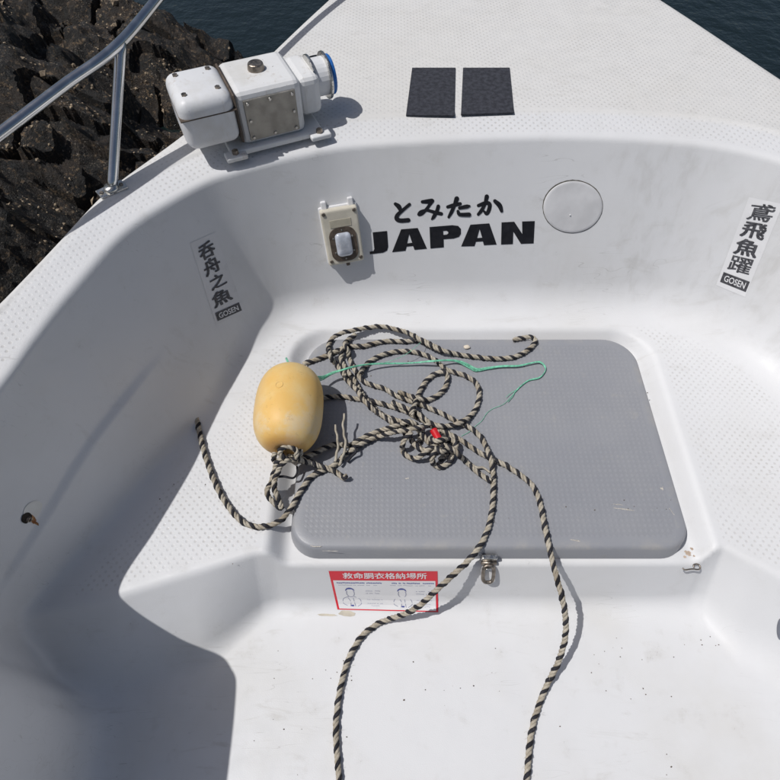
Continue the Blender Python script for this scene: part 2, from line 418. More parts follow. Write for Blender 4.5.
# latch on the lid's front edge
lp = un(490, 563, ZREC + .02); lx, ly = lp[0], LY0 - .014
lat = bm_obj('latch', rbox(.034, .010, .020, .002, Matrix.Translation((lx, ly, ZREC + .018))), M_steel, lid)
bm_obj('latch_barrel', cyl(.0042, .0042, .034, Matrix.Translation((lx, ly - .007, ZREC + .006)) @ Matrix.Rotation(math.pi/2, 4, 'Y'), 14), M_oldsteel, lat, True)
th = np.linspace(0, 2 * math.pi, 36, endpoint=False)
sg = lambda q: np.sign(q) * np.abs(q) ** .62
rp = np.stack([lx + .0118 * sg(np.cos(th)), ly - .013 - .013 * (1 - sg(np.sin(th))), ZREC - .014 + .019 * sg(np.sin(th))], -1)
rp = np.concatenate([rp, rp[:2]]); Vr, Fr = sweep(rp, .0042, 8, False); mesh('latch_ring', Vr, Fr, M_oldsteel, lat)
bm_obj('latch_tongue', rbox(.012, .003, .022, .001, Matrix.Translation((lx - .001, ly - .018, ZREC - .004)) @ Matrix.Rotation(.3, 4, 'X')), M_steel, lat)

adopt(lid)
# ------------------------------------------------------------------ lettering on the bulkhead
M_black = plain('black_vinyl', (.010, .010, .013), .38, 0, .2, 40)
def conform(name, polys, off, mat, parent, cut=.012, holes=None):
    """polygons given in photo pixels, cut fine, laid on the surface under them"""
    bm = bmesh.new()
    for P in polys:
        vs = [bm.verts.new((x, y, 0)) for x, y in P]
        for i in range(len(vs)): bm.edges.new((vs[i - 1], vs[i]))
    bmesh.ops.triangle_fill(bm, use_beauty=True, use_dissolve=False, edges=bm.edges[:])
    for _ in range(3):
        e = [e for e in bm.edges if e.calc_length() > 9]
        if not e: break
        bmesh.ops.subdivide_edges(bm, edges=e, cuts=1); bmesh.ops.triangulate(bm, faces=bm.faces[:])
    co = np.array([v.co[:2] for v in bm.verts]); P, _ = hit(co[:, 0], co[:, 1], off)
    for v, p in zip(bm.verts, P): v.co = p
    o = bm_obj(name, bm, mat, parent, True)
    return o
def crop(P, x0, y0, s): return [(x0 + x / s, y0 + y / s) for x, y in P]
JAP = {'J': [[(55,183),(117,177),(122,245),(117,262),(100,271),(43,278),(42,267),(58,264),(62,255)]],
 'A': [[(178,170),(250,164),(290,254),(236,259),(230,242),(202,245),(197,263),(139,269)], [(213,190),(226,228),(204,231)]],
 'P': [[(301,160),(400,152),(425,155),(437,168),(437,190),(428,203),(405,210),(362,213),(363,248),(305,253)], [(360,177),(375,176),(382,181),(382,188),(375,193),(361,194)]],
 'A2': [[(478,150),(560,144),(592,236),(537,239),(532,222),(502,224),(496,243),(438,244)], [(518,169),(529,206),(507,208)]],
 'N': [[(613,140),(668,137),(703,190),(702,136),(757,134),(752,231),(697,233),(664,180),(662,234),(611,236)]]}
for k, polys in JAP.items(): conform('letter', [crop(p, 360, 190, 4.333) for p in polys], .0009, M_black, boat)
def brush(st, n=7):
    st = np.array(st, float); C = catmull(st, n); T = np.gradient(C[:, :2], axis=0); T /= np.linalg.norm(T, axis=1)[:, None] + 1e-9
    N = np.stack([-T[:, 1], T[:, 0]], -1); w = C[:, 2:3] * .80
    L = C[:, :2] + N * w; R = C[:, :2] - N * w
    a = np.linspace(math.pi/2, -math.pi/2, 7)[1:-1]
    e = C[-1, :2] + w[-1] * (np.cos(a)[:, None] * T[-1] + np.sin(a)[:, None] * N[-1])
    b = C[0, :2] - w[0] * (np.cos(a)[:, None] * T[0] + np.sin(a)[:, None] * N[0])
    return np.concatenate([L, e, R[::-1], b])
KANA = [
 [[(153,60,9),(168,72,13),(177,93,8)], [(214,62,9),(186,86,9),(163,107,11),(159,124,12),(176,132,12),(209,130,12)]],
 [[(270,51,9),(298,49,13),(314,46,10),(303,62,9),(285,86,9),(266,102,11),(254,106,8),(264,93,8),(292,88,8),(328,98,10),(352,103,10)], [(339,70,10),(333,90,10),(319,116,10),(311,126,5)]],
 [[(380,73,9),(405,66,11),(434,59,9)], [(419,37,13),(409,65,10),(396,95,10),(384,117,7)], [(431,77,9),(462,71,11),(474,69,6)], [(424,91,8),(432,105,10),(472,106,12)]],
 [[(513,67,9),(544,56,11),(561,61,11),(559,84,11),(549,102,10),(537,92,6)], [(549,28,12),(541,60,9),(526,88,10),(512,105,8)], [(584,47,10),(604,66,13),(613,90,9)]]]
for ch in KANA:
    o = None
    bmj = bmesh.new(); offs = .0009
    mbk = MB()
    for i, st in enumerate(ch):
        O = brush(st); C = len(O)
        px = np.array(crop(O, 360, 190, 4.333)); P, _ = hit(px[:, 0], px[:, 1], .0008 + .00035 * i)
        half = 0
        n = len(catmull(np.array(st, float), 7))
        L = list(range(n)); e = list(range(n, n+5)); R = list(range(n+5, 2*n+5)); b = list(range(2*n+5, 2*n+10))
        Fk = [(L[j], L[j+1], R[n-2-j], R[n-1-j]) for j in range(n-1)] + [tuple([L[-1]] + e + [R[0]]), tuple([R[-1]] + b + [L[0]])]
        mbk.add(P, Fk)
    bmj.free(); mbk.build('kana', M_black, boat, False)

# ------------------------------------------------------------------ stickers
def text_mesh(body, offset=0.0):
    c = bpy.data.curves.new('tmp', 'FONT'); c.body = body; c.offset = offset; c.resolution_u = 3
    o = bpy.data.objects.new('tmp', c); COL.objects.link(o); bpy.context.view_layer.update()
    me = o.evaluated_get(bpy.context.evaluated_depsgraph_get()).to_mesh()
    Vt = np.array([v.co[:2] for v in me.vertices]); Ft = [tuple(p.vertices) for p in me.polygons]
    o.to_mesh_clear(); bpy.data.objects.remove(o); bpy.data.curves.remove(c)
    lo, hi = Vt.min(0), Vt.max(0); return (Vt - lo) / (hi - lo), Ft
def quad(c, uv):                                           # c: TL TR BR BL in pixels, uv in 0..1, v up
    c = np.array(c, float); u = uv[:, :1]; v = uv[:, 1:]
    return (c[3]*(1-u) + c[2]*u)*(1-v) + (c[0]*(1-u) + c[1]*u)*v
def put(name, c, Vt, Ft, rect, off, mat, parent):
    uv = np.array([rect[0], rect[1]]) + Vt * np.array([rect[2]-rect[0], rect[3]-rect[1]])
    px = quad(c, uv); P, _ = hit(px[:, 0], px[:, 1], off); return mesh(name, P, Ft, mat, parent, False)
def grid(nu, nv):
    Vg = np.array([(i/nu, j/nv) for j in range(nv+1) for i in range(nu+1)])
    return Vg, [(j*(nu+1)+i, j*(nu+1)+i+1, (j+1)*(nu+1)+i+1, (j+1)*(nu+1)+i) for j in range(nv) for i in range(nu)]
M_ink = plain('faded_black_ink', (.065, .065, .072), .5, 0, .45, 120)
M_film = plain('sticker_film_white', (.70, .70, .71), .35, 0, .04, 12, 0, 200)
M_film2 = plain('sticker_film_clear_grey', (.62, .62, .63), .35, 0, .05, 12)
M_white_ink = plain('white_ink', (.72, .72, .73), .5, 0, .05)
def kanji_sticker(name, label, c, chars, rects, brand, film):
    r = empty(name); tag(r, label, 'sticker')
    Vg, Fg = grid(8, 28); put('backing', c, Vg, Fg, (0, 0, 1, 1), .0006, film, r)
    for ch, rc in zip(chars, rects):
        Vt, Ft = text_mesh(ch, .0); Vt = Vt + np.stack([.10 * (Vt[:, 1] - .5) * 0, .12 * (Vt[:, 0] - .5)], -1)
        e_ = .014 if ch in '躍鳶' else .028
        B = [(-e_, -e_*.6), (e_, -e_*.6), (e_, e_*.7), (-e_, e_*.7), (0, 0)]
        Vb = np.concatenate([Vt * .93 + .035 + np.array(q) for q in B]); Fb = [tuple(i + k * len(Vt) for i in f) for k in range(len(B)) for f in Ft]
        uv = np.array(rc[:2]) + Vb * np.array([rc[2]-rc[0], rc[3]-rc[1]]); px = quad(c, uv); Pb, nb = hit(px[:, 0], px[:, 1], .0014)
        Pb = Pb + nb * (np.arange(len(Pb)) // len(Vt) * .00012)[:, None]
        mesh('character', Pb, Fb, M_ink, r, False)
    Vg, Fg = grid(8, 4); bl = put('maker_label', c, Vg, Fg, brand, .0014, M_ink, r)
    Vt, Ft = text_mesh('GOSEN', .012)
    w, h = brand[2]-brand[0], brand[3]-brand[1]
    put('maker_name', c, Vt, Ft, (brand[0]+.1*w, brand[1]+.2*h, brand[2]-.1*w, brand[3]-.2*h), .0021, M_white_ink, bl)
    p, _ = hit(np.array([np.mean([q[0] for q in c])]), np.array([np.mean([q[1] for q in c])])); r.location = p[0]; adopt(r)
kanji_sticker('kanji_sticker', 'clear sticker with four vertical brush kanji on the shaded side wall', [(190,243),(215,232),(245,312),(216,325)],
    '呑舟之魚', [(.17,.75,.80,.94),(.16,.56,.80,.75),(.20,.385,.80,.545),(.10,.185,.80,.36)], (.08, .035, .92, .135), M_film2)
kanji_sticker('kanji_sticker', 'white sticker with four vertical brush kanji on the sunlit scuffed wall', [(749,197),(783,204),(745,297),(716,285)],
    '鳶飛魚躍', [(.12,.77,.88,.965),(.12,.58,.86,.755),(.12,.385,.86,.57),(.12,.20,.86,.375)], (.08, .05, .96, .16), M_film)
# life-jacket locker sticker on the riser
M_red = plain('sticker_red', (.62, .028, .045), .4, 0, .06, 30)
M_blue = plain('sticker_blue', (.05, .07, .28), .5, 0, .1)
M_grey_ink = plain('sticker_grey_ink', (.30, .31, .40), .5, 0, .15)
sc_c = [(328.6,570.8),(437.5,571.0),(438.3,612.2),(337.5,609.5)]
st = empty('safety_sticker'); tag(st, 'red and white life jacket locker sticker on the riser below the hatch', 'sticker')
Vg, Fg = grid(16, 8); put('backing', sc_c, Vg, Fg, (0, 0, 1, 1), .0008, M_red, st)
Vg, Fg = grid(14, 6); body = put('panel', sc_c, Vg, Fg, (.022, .03, .978, .765), .0012, M_film, st)
Vt, Ft = text_mesh('救命胴衣格納場所', .014); put('heading', sc_c, Vt, Ft, (.12, .81, .90, .965), .0013, M_film, st)
def figure(x0, par):
    mbf = MB()
    def line(P, w=.0035):
        P = catmull(np.array(P), 6); T = np.gradient(P, axis=0); T /= np.linalg.norm(T, axis=1)[:, None]; Nw = np.stack([-T[:, 1], T[:, 0] * 2.4], -1) * w
        a = np.concatenate([P + Nw, P - Nw]); n = len(P)
        px = quad(sc_c, a); P3, _ = hit(px[:, 0], px[:, 1], .0016); mbf.add(P3, [(i, i+1, n+i+1, n+i) for i in range(n-1)])
    line([(x0-.03,.50),(x0-.035,.42),(x0-.015,.36),(x0+.02,.36),(x0+.038,.43),(x0+.033,.5)])
    line([(x0-.02,.36),(x0-.075,.30),(x0-.085,.18),(x0-.05,.12)])
    line([(x0+.03,.36),(x0+.08,.30),(x0+.09,.18),(x0+.05,.10)])
    line([(x0-.03,.33),(x0-.01,.22),(x0-.02,.10)]); line([(x0+.02,.33),(x0+.025,.2),(x0+.03,.10)])
    mbf.build('figure_outline', M_grey_ink, par, False)
    a = np.linspace(0, math.pi, 12); cap = [(x0 + .044*math.cos(t), .50 + .085*math.sin(t)) for t in a] + [(x0-.02,.545),(x0+.02,.545)]
    P3, _ = hit(*quad(sc_c, np.array(cap)).T, .0018); mesh('cap', P3, [tuple(range(len(cap)))], M_blue, par, False)
    b = [(x0-.012,.10),(x0+.012,.10),(x0+.016,.14),(x0-.016,.14)]; P3, _ = hit(*quad(sc_c, np.array(b)).T, .0018); mesh('buckle', P3, [(0,1,2,3)], M_blue, par, False)
figure(.16, body); figure(.655, body)
def fineprint(x0, x1, y, hh, mat, dens):
    mbt = MB(); x = x0
    while x < x1:
        w = random.uniform(.006, .013)
        if random.random() < dens:
            yy = y + random.uniform(-.004, .004)
            P3, _ = hit(*quad(sc_c, np.array([(x, yy), (x+w, yy), (x+w, yy+hh), (x, yy+hh)])).T, .0016); mbt.add(P3, [(0,1,2,3)])
        x += w + .003
    mbt.build('fine_print', mat, body, False)
for a, b in ((.05, .46), (.54, .955)):
    fineprint(a, b, .695, .022, M_blue, .9); fineprint(a + .01, b - .02, .645, .010, M_grey_ink, .8)
for x in (.31, .79):
    for y in (.50, .44, .34, .28, .18, .12): fineprint(x, x + random.uniform(.1, .16), y, .012, M_grey_ink, .8)
p, _ = hit(np.array([385.]), np.array([590.])); st.location = p[0]; adopt(st)

# ------------------------------------------------------------------ round plate on the bulkhead
M_plate = plain('plate_plastic', (.57, .57, .58), .45, 0, .10, 14, .0006, 60)
M_grime = NT('grime'); M_grime.set(Base_Color=(.10, .095, .08), Roughness=.9); M_grime = M_grime.m
pc, pn = hit(np.array([572.8]), np.array([206.8])); pc, pn = pc[0], pn[0]
def ell(r, off, a):
    ca, sa = math.cos(-.12), math.sin(-.12)
    ex, ey = 29.6 * r * np.cos(a), 25.8 * r * np.sin(a)
    return hit(572.8 + ex*ca - ey*sa, 206.8 + ex*sa + ey*ca, off)[0]
pl = empty('inspection_plate'); tag(pl, 'round pale grey cover plate with a dirty rim beside the lettering', 'cover plate')
a = np.linspace(0, 2*math.pi, 64, endpoint=False); Vp = []
RR = [(1.0, .0002), (.998, .0016), (.985, .0024), (.9, .0026), (.6, .0026), (.3, .0026)]
for r, of in RR: Vp += list(ell(r, of, a))
Vp.append(ell(0.0, .0026, np.zeros(1))[0]); n = 64
Fp = [(i*n+j, i*n+(j+1)%n, (i+1)*n+(j+1)%n, (i+1)*n+j) for i in range(len(RR)-1) for j in range(n)] + [(5*n+j, 5*n+(j+1)%n, 6*n) for j in range(n)]
disc = mesh('disc', Vp, Fp, M_plate, pl)
Vp = []; wid = .018 + .03 * np.clip(-np.sin(a + .2), 0, 1) * (0.6 + .5 * RNG.random(64)) + .012 * RNG.random(64)
for r in (0, 1): Vp += [ell(.997 + r * w, .0006, np.array([t]))[0] for t, w in zip(a, wid)]
mesh('dirt_line', Vp, [(j, (j+1)%n, n+(j+1)%n, n+j) for j in range(n)], M_grime, pl)
cp = ell(.32, .004, np.array([2.0]))[0]; bm_obj('rivet', cyl(.0022, .0015, .002, Matrix.Translation(cp) @ Vector(pn).to_track_quat('Z', 'Y').to_matrix().to_4x4(), 12), M_film, pl, True)
pl.location = pc; adopt(pl)

# ------------------------------------------------------------------ bulkhead lamp
M_beige = plain('aged_beige_plastic', (.56, .525, .44), .42, 0, .10, 25, .0004, 200)
M_beige2 = plain('aged_label', (.40, .37, .29), .5, 0, .1, 40)
M_gasket = plain('brown_gasket', (.085, .065, .05), .6, 0, .3, 90, .001, 200)
M_lens = plain('frosted_lens', (.46, .49, .55), .12, 0, .25, 40, coat=.6, spec=.6)
lc, ln = hit(np.array([341.5]), np.array([233.])); lc, ln = Vector(lc[0]), Vector(ln[0])
upv = (Vector((0, 0, 1)) - ln * ln.z).normalized(); rt = upv.cross(ln)
ML = Matrix((rt, upv, ln)).transposed().to_4x4(); ML.translation = lc; ML = ML @ Matrix.Rotation(math.radians(2.5), 4, 'Z') @ Matrix.Diagonal((1, 1, .68, 1))
lw = 36 / F_PX * (lc - Vector((0, 0, H_CAM))).length * .97; lh = lw * 1.62
lamp = empty('bulkhead_lamp'); tag(lamp, 'yellowed plastic bulkhead lamp with domed lens and corner screws on the wall', 'lamp')
T = Matrix.Translation
bm_obj('backplate', rbox(lw * 1.04, lh * 1.0, .012, .004, ML @ T((0, 0, .005))), M_film, lamp)
bm_obj('housing', rbox(lw, lh * .96, .034, .006, ML @ T((0, -.001, .022))), M_beige, lamp)
for s in (-1, 1): bm_obj('mounting_lug', rbox(.014, .022, .016, .003, ML @ T((s * lw * .36, lh * .5 + .004, .009))), M_film, lamp)
bm_obj('rating_label', rbox(lw * .58, lh * .13, .002, .0004, ML @ T((0, lh * .24, .0395)), 1), M_beige2, lamp)
for sx in (-1, 1):
    for sy in (-1, 1):
        S = bm_obj('screw', cyl(.0052, .004, .004, ML @ T((sx * lw * .41, sy * lh * .41 + (.002 if sy > 0 else 0), .0405)), 14), M_oldsteel, lamp, False)
        bm_obj('screw_slot', rbox(.007, .0012, .001, 0, ML @ T((sx * lw * .41, sy * lh * .41 + (.002 if sy > 0 else 0), .0428)) @ Matrix.Rotation(random.random()*3, 4, 'Z')), M_gasket, S)
def rr_ring(name, w, h, r, w2, h2, r2, z0, z1, mat, par):
    A = rr_loop(-w/2, w/2, -h/2, h/2, r, r, 8); B = rr_loop(-w2/2, w2/2, -h2/2, h2/2, r2, r2, 8); n = len(A)
    Vv = [ML @ Vector((x, y + yo, z)) for (L, z) in ((A, z0), (A, z1), (B, z1), (B, z0)) for x, y in L]
    return mesh(name, Vv, [(i*n+j, i*n+(j+1)%n, (i+1)*n+(j+1)%n, (i+1)*n+j) for i in range(3) for j in range(n)], mat, par, False)
yo = -lh * .13
bz = rr_ring('bezel', lw*.74, lh*.60, lw*.26, lw*.44, lh*.42, lw*.14, .036, .0425, M_gasket, lamp)
for k in range(6):
    an = math.radians(60 * k + 30); bm_obj('bezel_screw', cyl(.0026, .002, .002, ML @ T((lw*.30*math.cos(an), yo + lh*.255*math.sin(an), .0434)), 10), M_steel, bz)
Vd = []; nd = 0
for k, (sc_, z) in enumerate([(1, .034), (1, .044), (.93, .0505), (.75, .055), (.45, .0575), (.15, .0585)]):
    L = rr_loop(-lw*.22*sc_, lw*.22*sc_, (-lh*.21)*sc_, lh*.21*sc_, lw*.12*sc_, lw*.12*sc_, 8); nd = len(L)
    Vd += [ML @ Vector((x, y + yo, z)) for x, y in L]
mesh('lens', Vd, [(i*nd+j, i*nd+(j+1)%nd, (i+1)*nd+(j+1)%nd, (i+1)*nd+j) for i in range(5) for j in range(nd)] + [tuple(5*nd+j for j in range(nd))], M_lens, lamp)
bm_obj('cable_gland', cyl(.006, .005, .014, ML @ T((.004, -lh*.5 - .004, .014)) @ Matrix.Rotation(math.pi/2, 4, 'X'), 12), M_gasket, lamp, True)
lamp.location = lc; adopt(lamp)

# ------------------------------------------------------------------ foredeck: pads, winch, rail
ZD = float(sdf(np.array([[.1, 1.5, .58]]))[0]); ZD = .58 - ZD
M_pad = plain('dark_antislip_pad', (.040, .042, .052), .8, 0, .3, 90, .0012, 500, spec=.2)
M_pad_wear = None
for nm_lab, c in (('dark grey anti slip pad on the foredeck, beside the winch shadow', [(409,92),(455,92),(454.5,115.5),(406,115)]),
                  ('dark grey anti slip pad on the foredeck, on the side away from the winch', [(462,92),(512,92),(514,112.5),(461,114.5)])):
    P = un(np.array([q[0] for q in c]), np.array([q[1] for q in c]), ZD + .002)
    far = [P[1] + (P[1] - P[2]) / np.linalg.norm(P[1] - P[2]) * .12, P[0] + (P[0] - P[3]) / np.linalg.norm(P[0] - P[3]) * .12]
    base = [P[3], P[2], far[0], far[1]]
    bm = bmesh.new(); lo = [bm.verts.new((p[0], p[1], ZD - .001)) for p in base]; f = bm.faces.new(lo)
    ex = bmesh.ops.extrude_face_region(bm, geom=[f]); bmesh.ops.translate(bm, vec=(0, 0, .0035), verts=[v for v in ex['geom'] if isinstance(v, bmesh.types.BMVert)])
    tag(bm_obj('antislip_pad', bm, M_pad), nm_lab, 'pad', 'dark pads on the foredeck')

def paint(name, col):
    m = NT(name); c = m.mix(m.math('MULTIPLY', m.ramp(m.noise(9, 5, .65), .45, .72), .35), col, (.44, .41, .34))
    run = m.math('MULTIPLY', m.ramp(m.noise(1, 5, .6, vec=m.scale((60, 60, 6))), .55, .72), m.ramp(m.noise(12, 3), .45, .6))
    c = m.mix(m.math('MULTIPLY', run, .45), c, (.34, .26, .18)); c = m.mix(m.ramp(m.noise(75, 4, .7), .69, .72), c, (.20, .18, .16))
    m.set(Base_Color=c, Roughness=.45, Normal=m.bump(m.noise(60, 4), .001, .5)); return m.m
M_cast = paint('white_cast_paint', (.68, .685, .69)); M_cast2 = paint('white_motor_cover', (.66, .67, .69))
M_platew = plain('weathered_plate', (.33, .315, .285), .5, .75, .18, 45, .0006, 150)
M_bluep = plain('blue_plastic', (.02, .13, .42), .4)
wa, wb = un(254, 152, ZD - .004), un(301, 140, ZD - .004)
wyaw = math.atan2(wb[1] - wa[1], wb[0] - wa[0]); wo = (wa + wb) / 2
MW = T(Vector((wo[0], wo[1], ZD))) @ Matrix.Rotation(wyaw, 4, 'Z')
ww = np.linalg.norm(wb - wa)
winch = empty('anchor_winch'); tag(winch, 'white anchor winch with a riveted metal plate bolted to the foredeck', 'winch')
bm_obj('base', rbox(ww * 1.95, .17, .014, .004, MW @ T((0, .075, .007))), M_cast, winch)
bm_obj('housing', rbox(ww * 1.32, .15, .125, .016, MW @ T((0, .078, .074))), M_cast, winch, False)
pt = bm_obj('face_plate', rbox(ww * 1.02, .004, .095, .001, MW @ T((0, .0012, .072)), 1), M_platew, winch)
for i, (x, z) in enumerate([(-.43, -.042), (0, -.042), (.43, -.042), (-.43, .042), (0, .042), (.43, .042), (-.43, 0), (.43, 0)]):
    bm_obj('rivet', cyl(.0042, .003, .004, MW @ T((x * ww * 1.02, -.0022, .072 + z * .95)) @ Matrix.Rotation(math.pi/2, 4, 'X'), 12), M_steel, pt)
mc = bm_obj('motor_cover', rbox(.122, .15, .115, .024, MW @ T((-ww * .66 - .062, .062, .092)), 5), M_cast2, winch, True)
bm_obj('gearbox', rbox(.055, .12, .09, .016, MW @ T((ww * .66 + .027, .09, .075)), 3), M_cast, winch, False)
dr = bm_obj('rope_drum', cyl(.042, .042, .04, MW @ T((ww * .66 + .066, .09, .085)) @ Matrix.Rotation(math.pi/2, 4, 'Y'), 28, .004), M_cast2, winch, False)
bm_obj('drum_cap', cyl(.044, .044, .016, MW @ T((ww * .66 + .093, .09, .085)) @ Matrix.Rotation(math.pi/2, 4, 'Y'), 28, .003), M_bluep, dr, False)
bm_obj('gasket', rbox(.006, .146, .112, .022, MW @ T((-ww * .66 - .0005, .066, .085)), 4), M_gasket, winch, True)
bm_obj('cover_seam', rbox(.1235, .1515, .003, .001, MW @ T((-ww * .66 - .062, .062, .112))), M_gasket, mc)
for x_ in (-.045, .045):
    for y_ in (-.05, .05): bm_obj('cover_bolt', cyl(.006, .006, .005, MW @ T((-ww * .66 - .062 + x_ * .8, .062 + y_ * .85, .1505)), 6), M_oldsteel, mc)
for x_ in (.048, .086): bm_obj('flange', cyl(.052, .052, .006, MW @ T((ww * .66 + x_, .09, .085)) @ Matrix.Rotation(math.pi/2, 4, 'Y'), 32, .0015), M_steel, dr)
bm_obj('top_cap', cyl(.020, .017, .016, MW @ T((0, .085, .143)), 20, .003), M_oldsteel, winch)
cb = catmull([tuple(MW @ Vector(p)) for p in ((-.14, .12, .08), (-.12, .17, .07), (-.06, .20, .02), (.02, .24, .007), (.10, .30, .007), (.20, .33, .007), (.24, .36, -.01))], 10)
Vs, Fs = sweep(resample(cb, .008), .005, 10); mesh('cable', Vs, Fs, M_black, winch)
for sx_ in (-1, 1):
    ft = bm_obj('foot', rbox(.05, .032, .012, .004, MW @ T((sx_ * ww * .88, -.012, .006))), M_cast, winch)
    bm_obj('foot_bolt', cyl(.0085, .0075, .008, MW @ T((sx_ * ww * .88, -.012, .016)), 6), M_oldsteel, ft)
winch.location = (wo[0], wo[1], ZD); adopt(winch)

M_tube = plain('polished_tube', (.62, .62, .62), .16, 1.0, .08, 20)
rail = empty('pulpit_rail'); tag(rail, 'stainless steel guard rail with a leaning stanchion on the gunwale', 'guard rail')
def at(px, py, k): return np.array([0, 0, H_CAM]) + ray(px, py) * k      # k: depth read from the tube's width
b0 = un(112, 190, ZD); top = at(121, 42, 1.20); RT = .011
pole = resample(np.stack([b0, top]), .02); Vs, Fs = sweep(pole, RT, 20); mesh('stanchion', Vs, Fs, M_tube, rail)
fdir = math.atan2(*(un(126, 187, ZD) - un(95, 201, ZD))[[1, 0]])
fl = bm_obj('base_flange', rbox(.062, .034, .005, .0015, T(Vector((b0[0], b0[1], ZD + .001))) @ Matrix.Rotation(fdir, 4, 'Z')), M_steel, rail)
bm_obj('weld_collar', cyl(.018, .0135, .010, T(Vector(b0) + Vector((0, 0, .006))), 20), M_steel, fl, True)
for s in (-1, 1): bm_obj('flange_screw', cyl(.005, .004, .003, T(Vector((b0[0] + s*.023*math.cos(fdir), b0[1] + s*.023*math.sin(fdir), ZD + .0045))), 12), M_oldsteel, fl)
r2, r1 = at(50, 97, 1.145), at(0, 134, 1.085); r0 = r1 + (r1 - top) * 1.6
fwd = [top + np.array([.09, .30, .03]), top + np.array([.22, .62, .05]), top + np.array([.42, .98, .06])]
Pr = resample(catmull([r0, r1, (r1 + top) / 2, top, *fwd], 14), .02); Vs, Fs = sweep(Pr, RT, 20); mesh('top_rail', Vs, Fs, M_tube, rail)
pb = r0.copy(); bb = np.array([r0[0] + .02, r0[1] + .02, ZD - .01]); Vs, Fs = sweep(resample(np.stack([bb, pb]), .02), RT, 16); mesh('stanchion', Vs, Fs, M_tube, rail)
rail.location = b0; adopt(rail)

# ------------------------------------------------------------------ float
def float_material():
    m = NT('float_orange'); sp = m.n('ShaderNodeSeparateXYZ'); m.inp(sp, 0, m.co)
    g = m.ramp(m.noise(9, 4, .6), .38, .66)
    c = m.mix(g, (.72, .45, .135), (.73, .53, .23))
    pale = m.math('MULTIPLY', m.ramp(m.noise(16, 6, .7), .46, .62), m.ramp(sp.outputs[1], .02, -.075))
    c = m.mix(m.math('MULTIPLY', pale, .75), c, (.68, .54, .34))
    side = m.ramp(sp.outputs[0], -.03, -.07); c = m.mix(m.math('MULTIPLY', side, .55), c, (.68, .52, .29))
    c = m.mix(m.math('MULTIPLY', m.ramp(m.noise(48, 6, .75), .56, .72), .45), c, (.36, .20, .07))
    c = m.mix(m.math('MULTIPLY', m.ramp(sp.outputs[1], -.096, -.112), .55), c, (.35, .13, .02))
    b = m.bump(m.noise(14, 3), .003, .3, m.bump(m.noise(260, 2), .0005, .4))
    m.set(Base_Color=c, Roughness=m.ramp(pale, 0, 1, .50, .66), Normal=b, Specular_IOR_Level=.4, Subsurface_Weight=.08, Subsurface_Radius=(.02, .008, .003), Subsurface_Scale=.3)
    return m.m
FR, FLN = .0805, .224
fc0 = un(289, 408.5, ZS + FR + .004)
fl_o = empty('net_float'); tag(fl_o, 'faded orange barrel shaped net float tied to the tangled rope', 'float')
pr = [(-.060, .0095), (-.105, .0105), (-.1095, .014)]
for t in np.linspace(0, 1, 34):
    ang = -math.pi/2 + t * math.pi; ca, sa = math.cos(ang), math.sin(ang)
    yy = math.copysign(abs(sa) ** (2/2.7), sa) * FLN / 2; r_ = abs(ca) ** (2/2.9) * FR
    if r_ > .017: pr.append((yy, r_))
pr += [(.1095, .014), (.105, .0105), (.060, .0095)]
na = 56; Vf = [(r_ * math.cos(2*math.pi*k/na), yy, r_ * math.sin(2*math.pi*k/na)) for yy, r_ in pr for k in range(na)]
Ff = [(i*na+j, (i+1)*na+j, (i+1)*na+(j+1)%na, i*na+(j+1)%na) for i in range(len(pr)-1) for j in range(na)]
fb = mesh('float_body', Vf, Ff, float_material(), fl_o)
# moulded ring mark on its upper side
aa = np.linspace(0, 2*math.pi, 40); up_a = math.radians(99)
def on_float(u, y): 
    t = up_a + u / FR; rr_ = np.interp(y, [p[0] for p in pr[3:-3]], [p[1] for p in pr[3:-3]]); return np.stack([rr_*np.cos(t), y, rr_*np.sin(t)], -1)
Pm = on_float(.0085*np.cos(aa), .012 + .0085*np.sin(aa)); Vs, Fs = sweep(Pm, .0010, 6, False); mesh('moulded_ring', Vs, Fs, fb.data.materials[0], fb)
fl_o.location = fc0; fl_o.rotation_euler = (math.radians(-2.0), 0, math.radians(0.5))

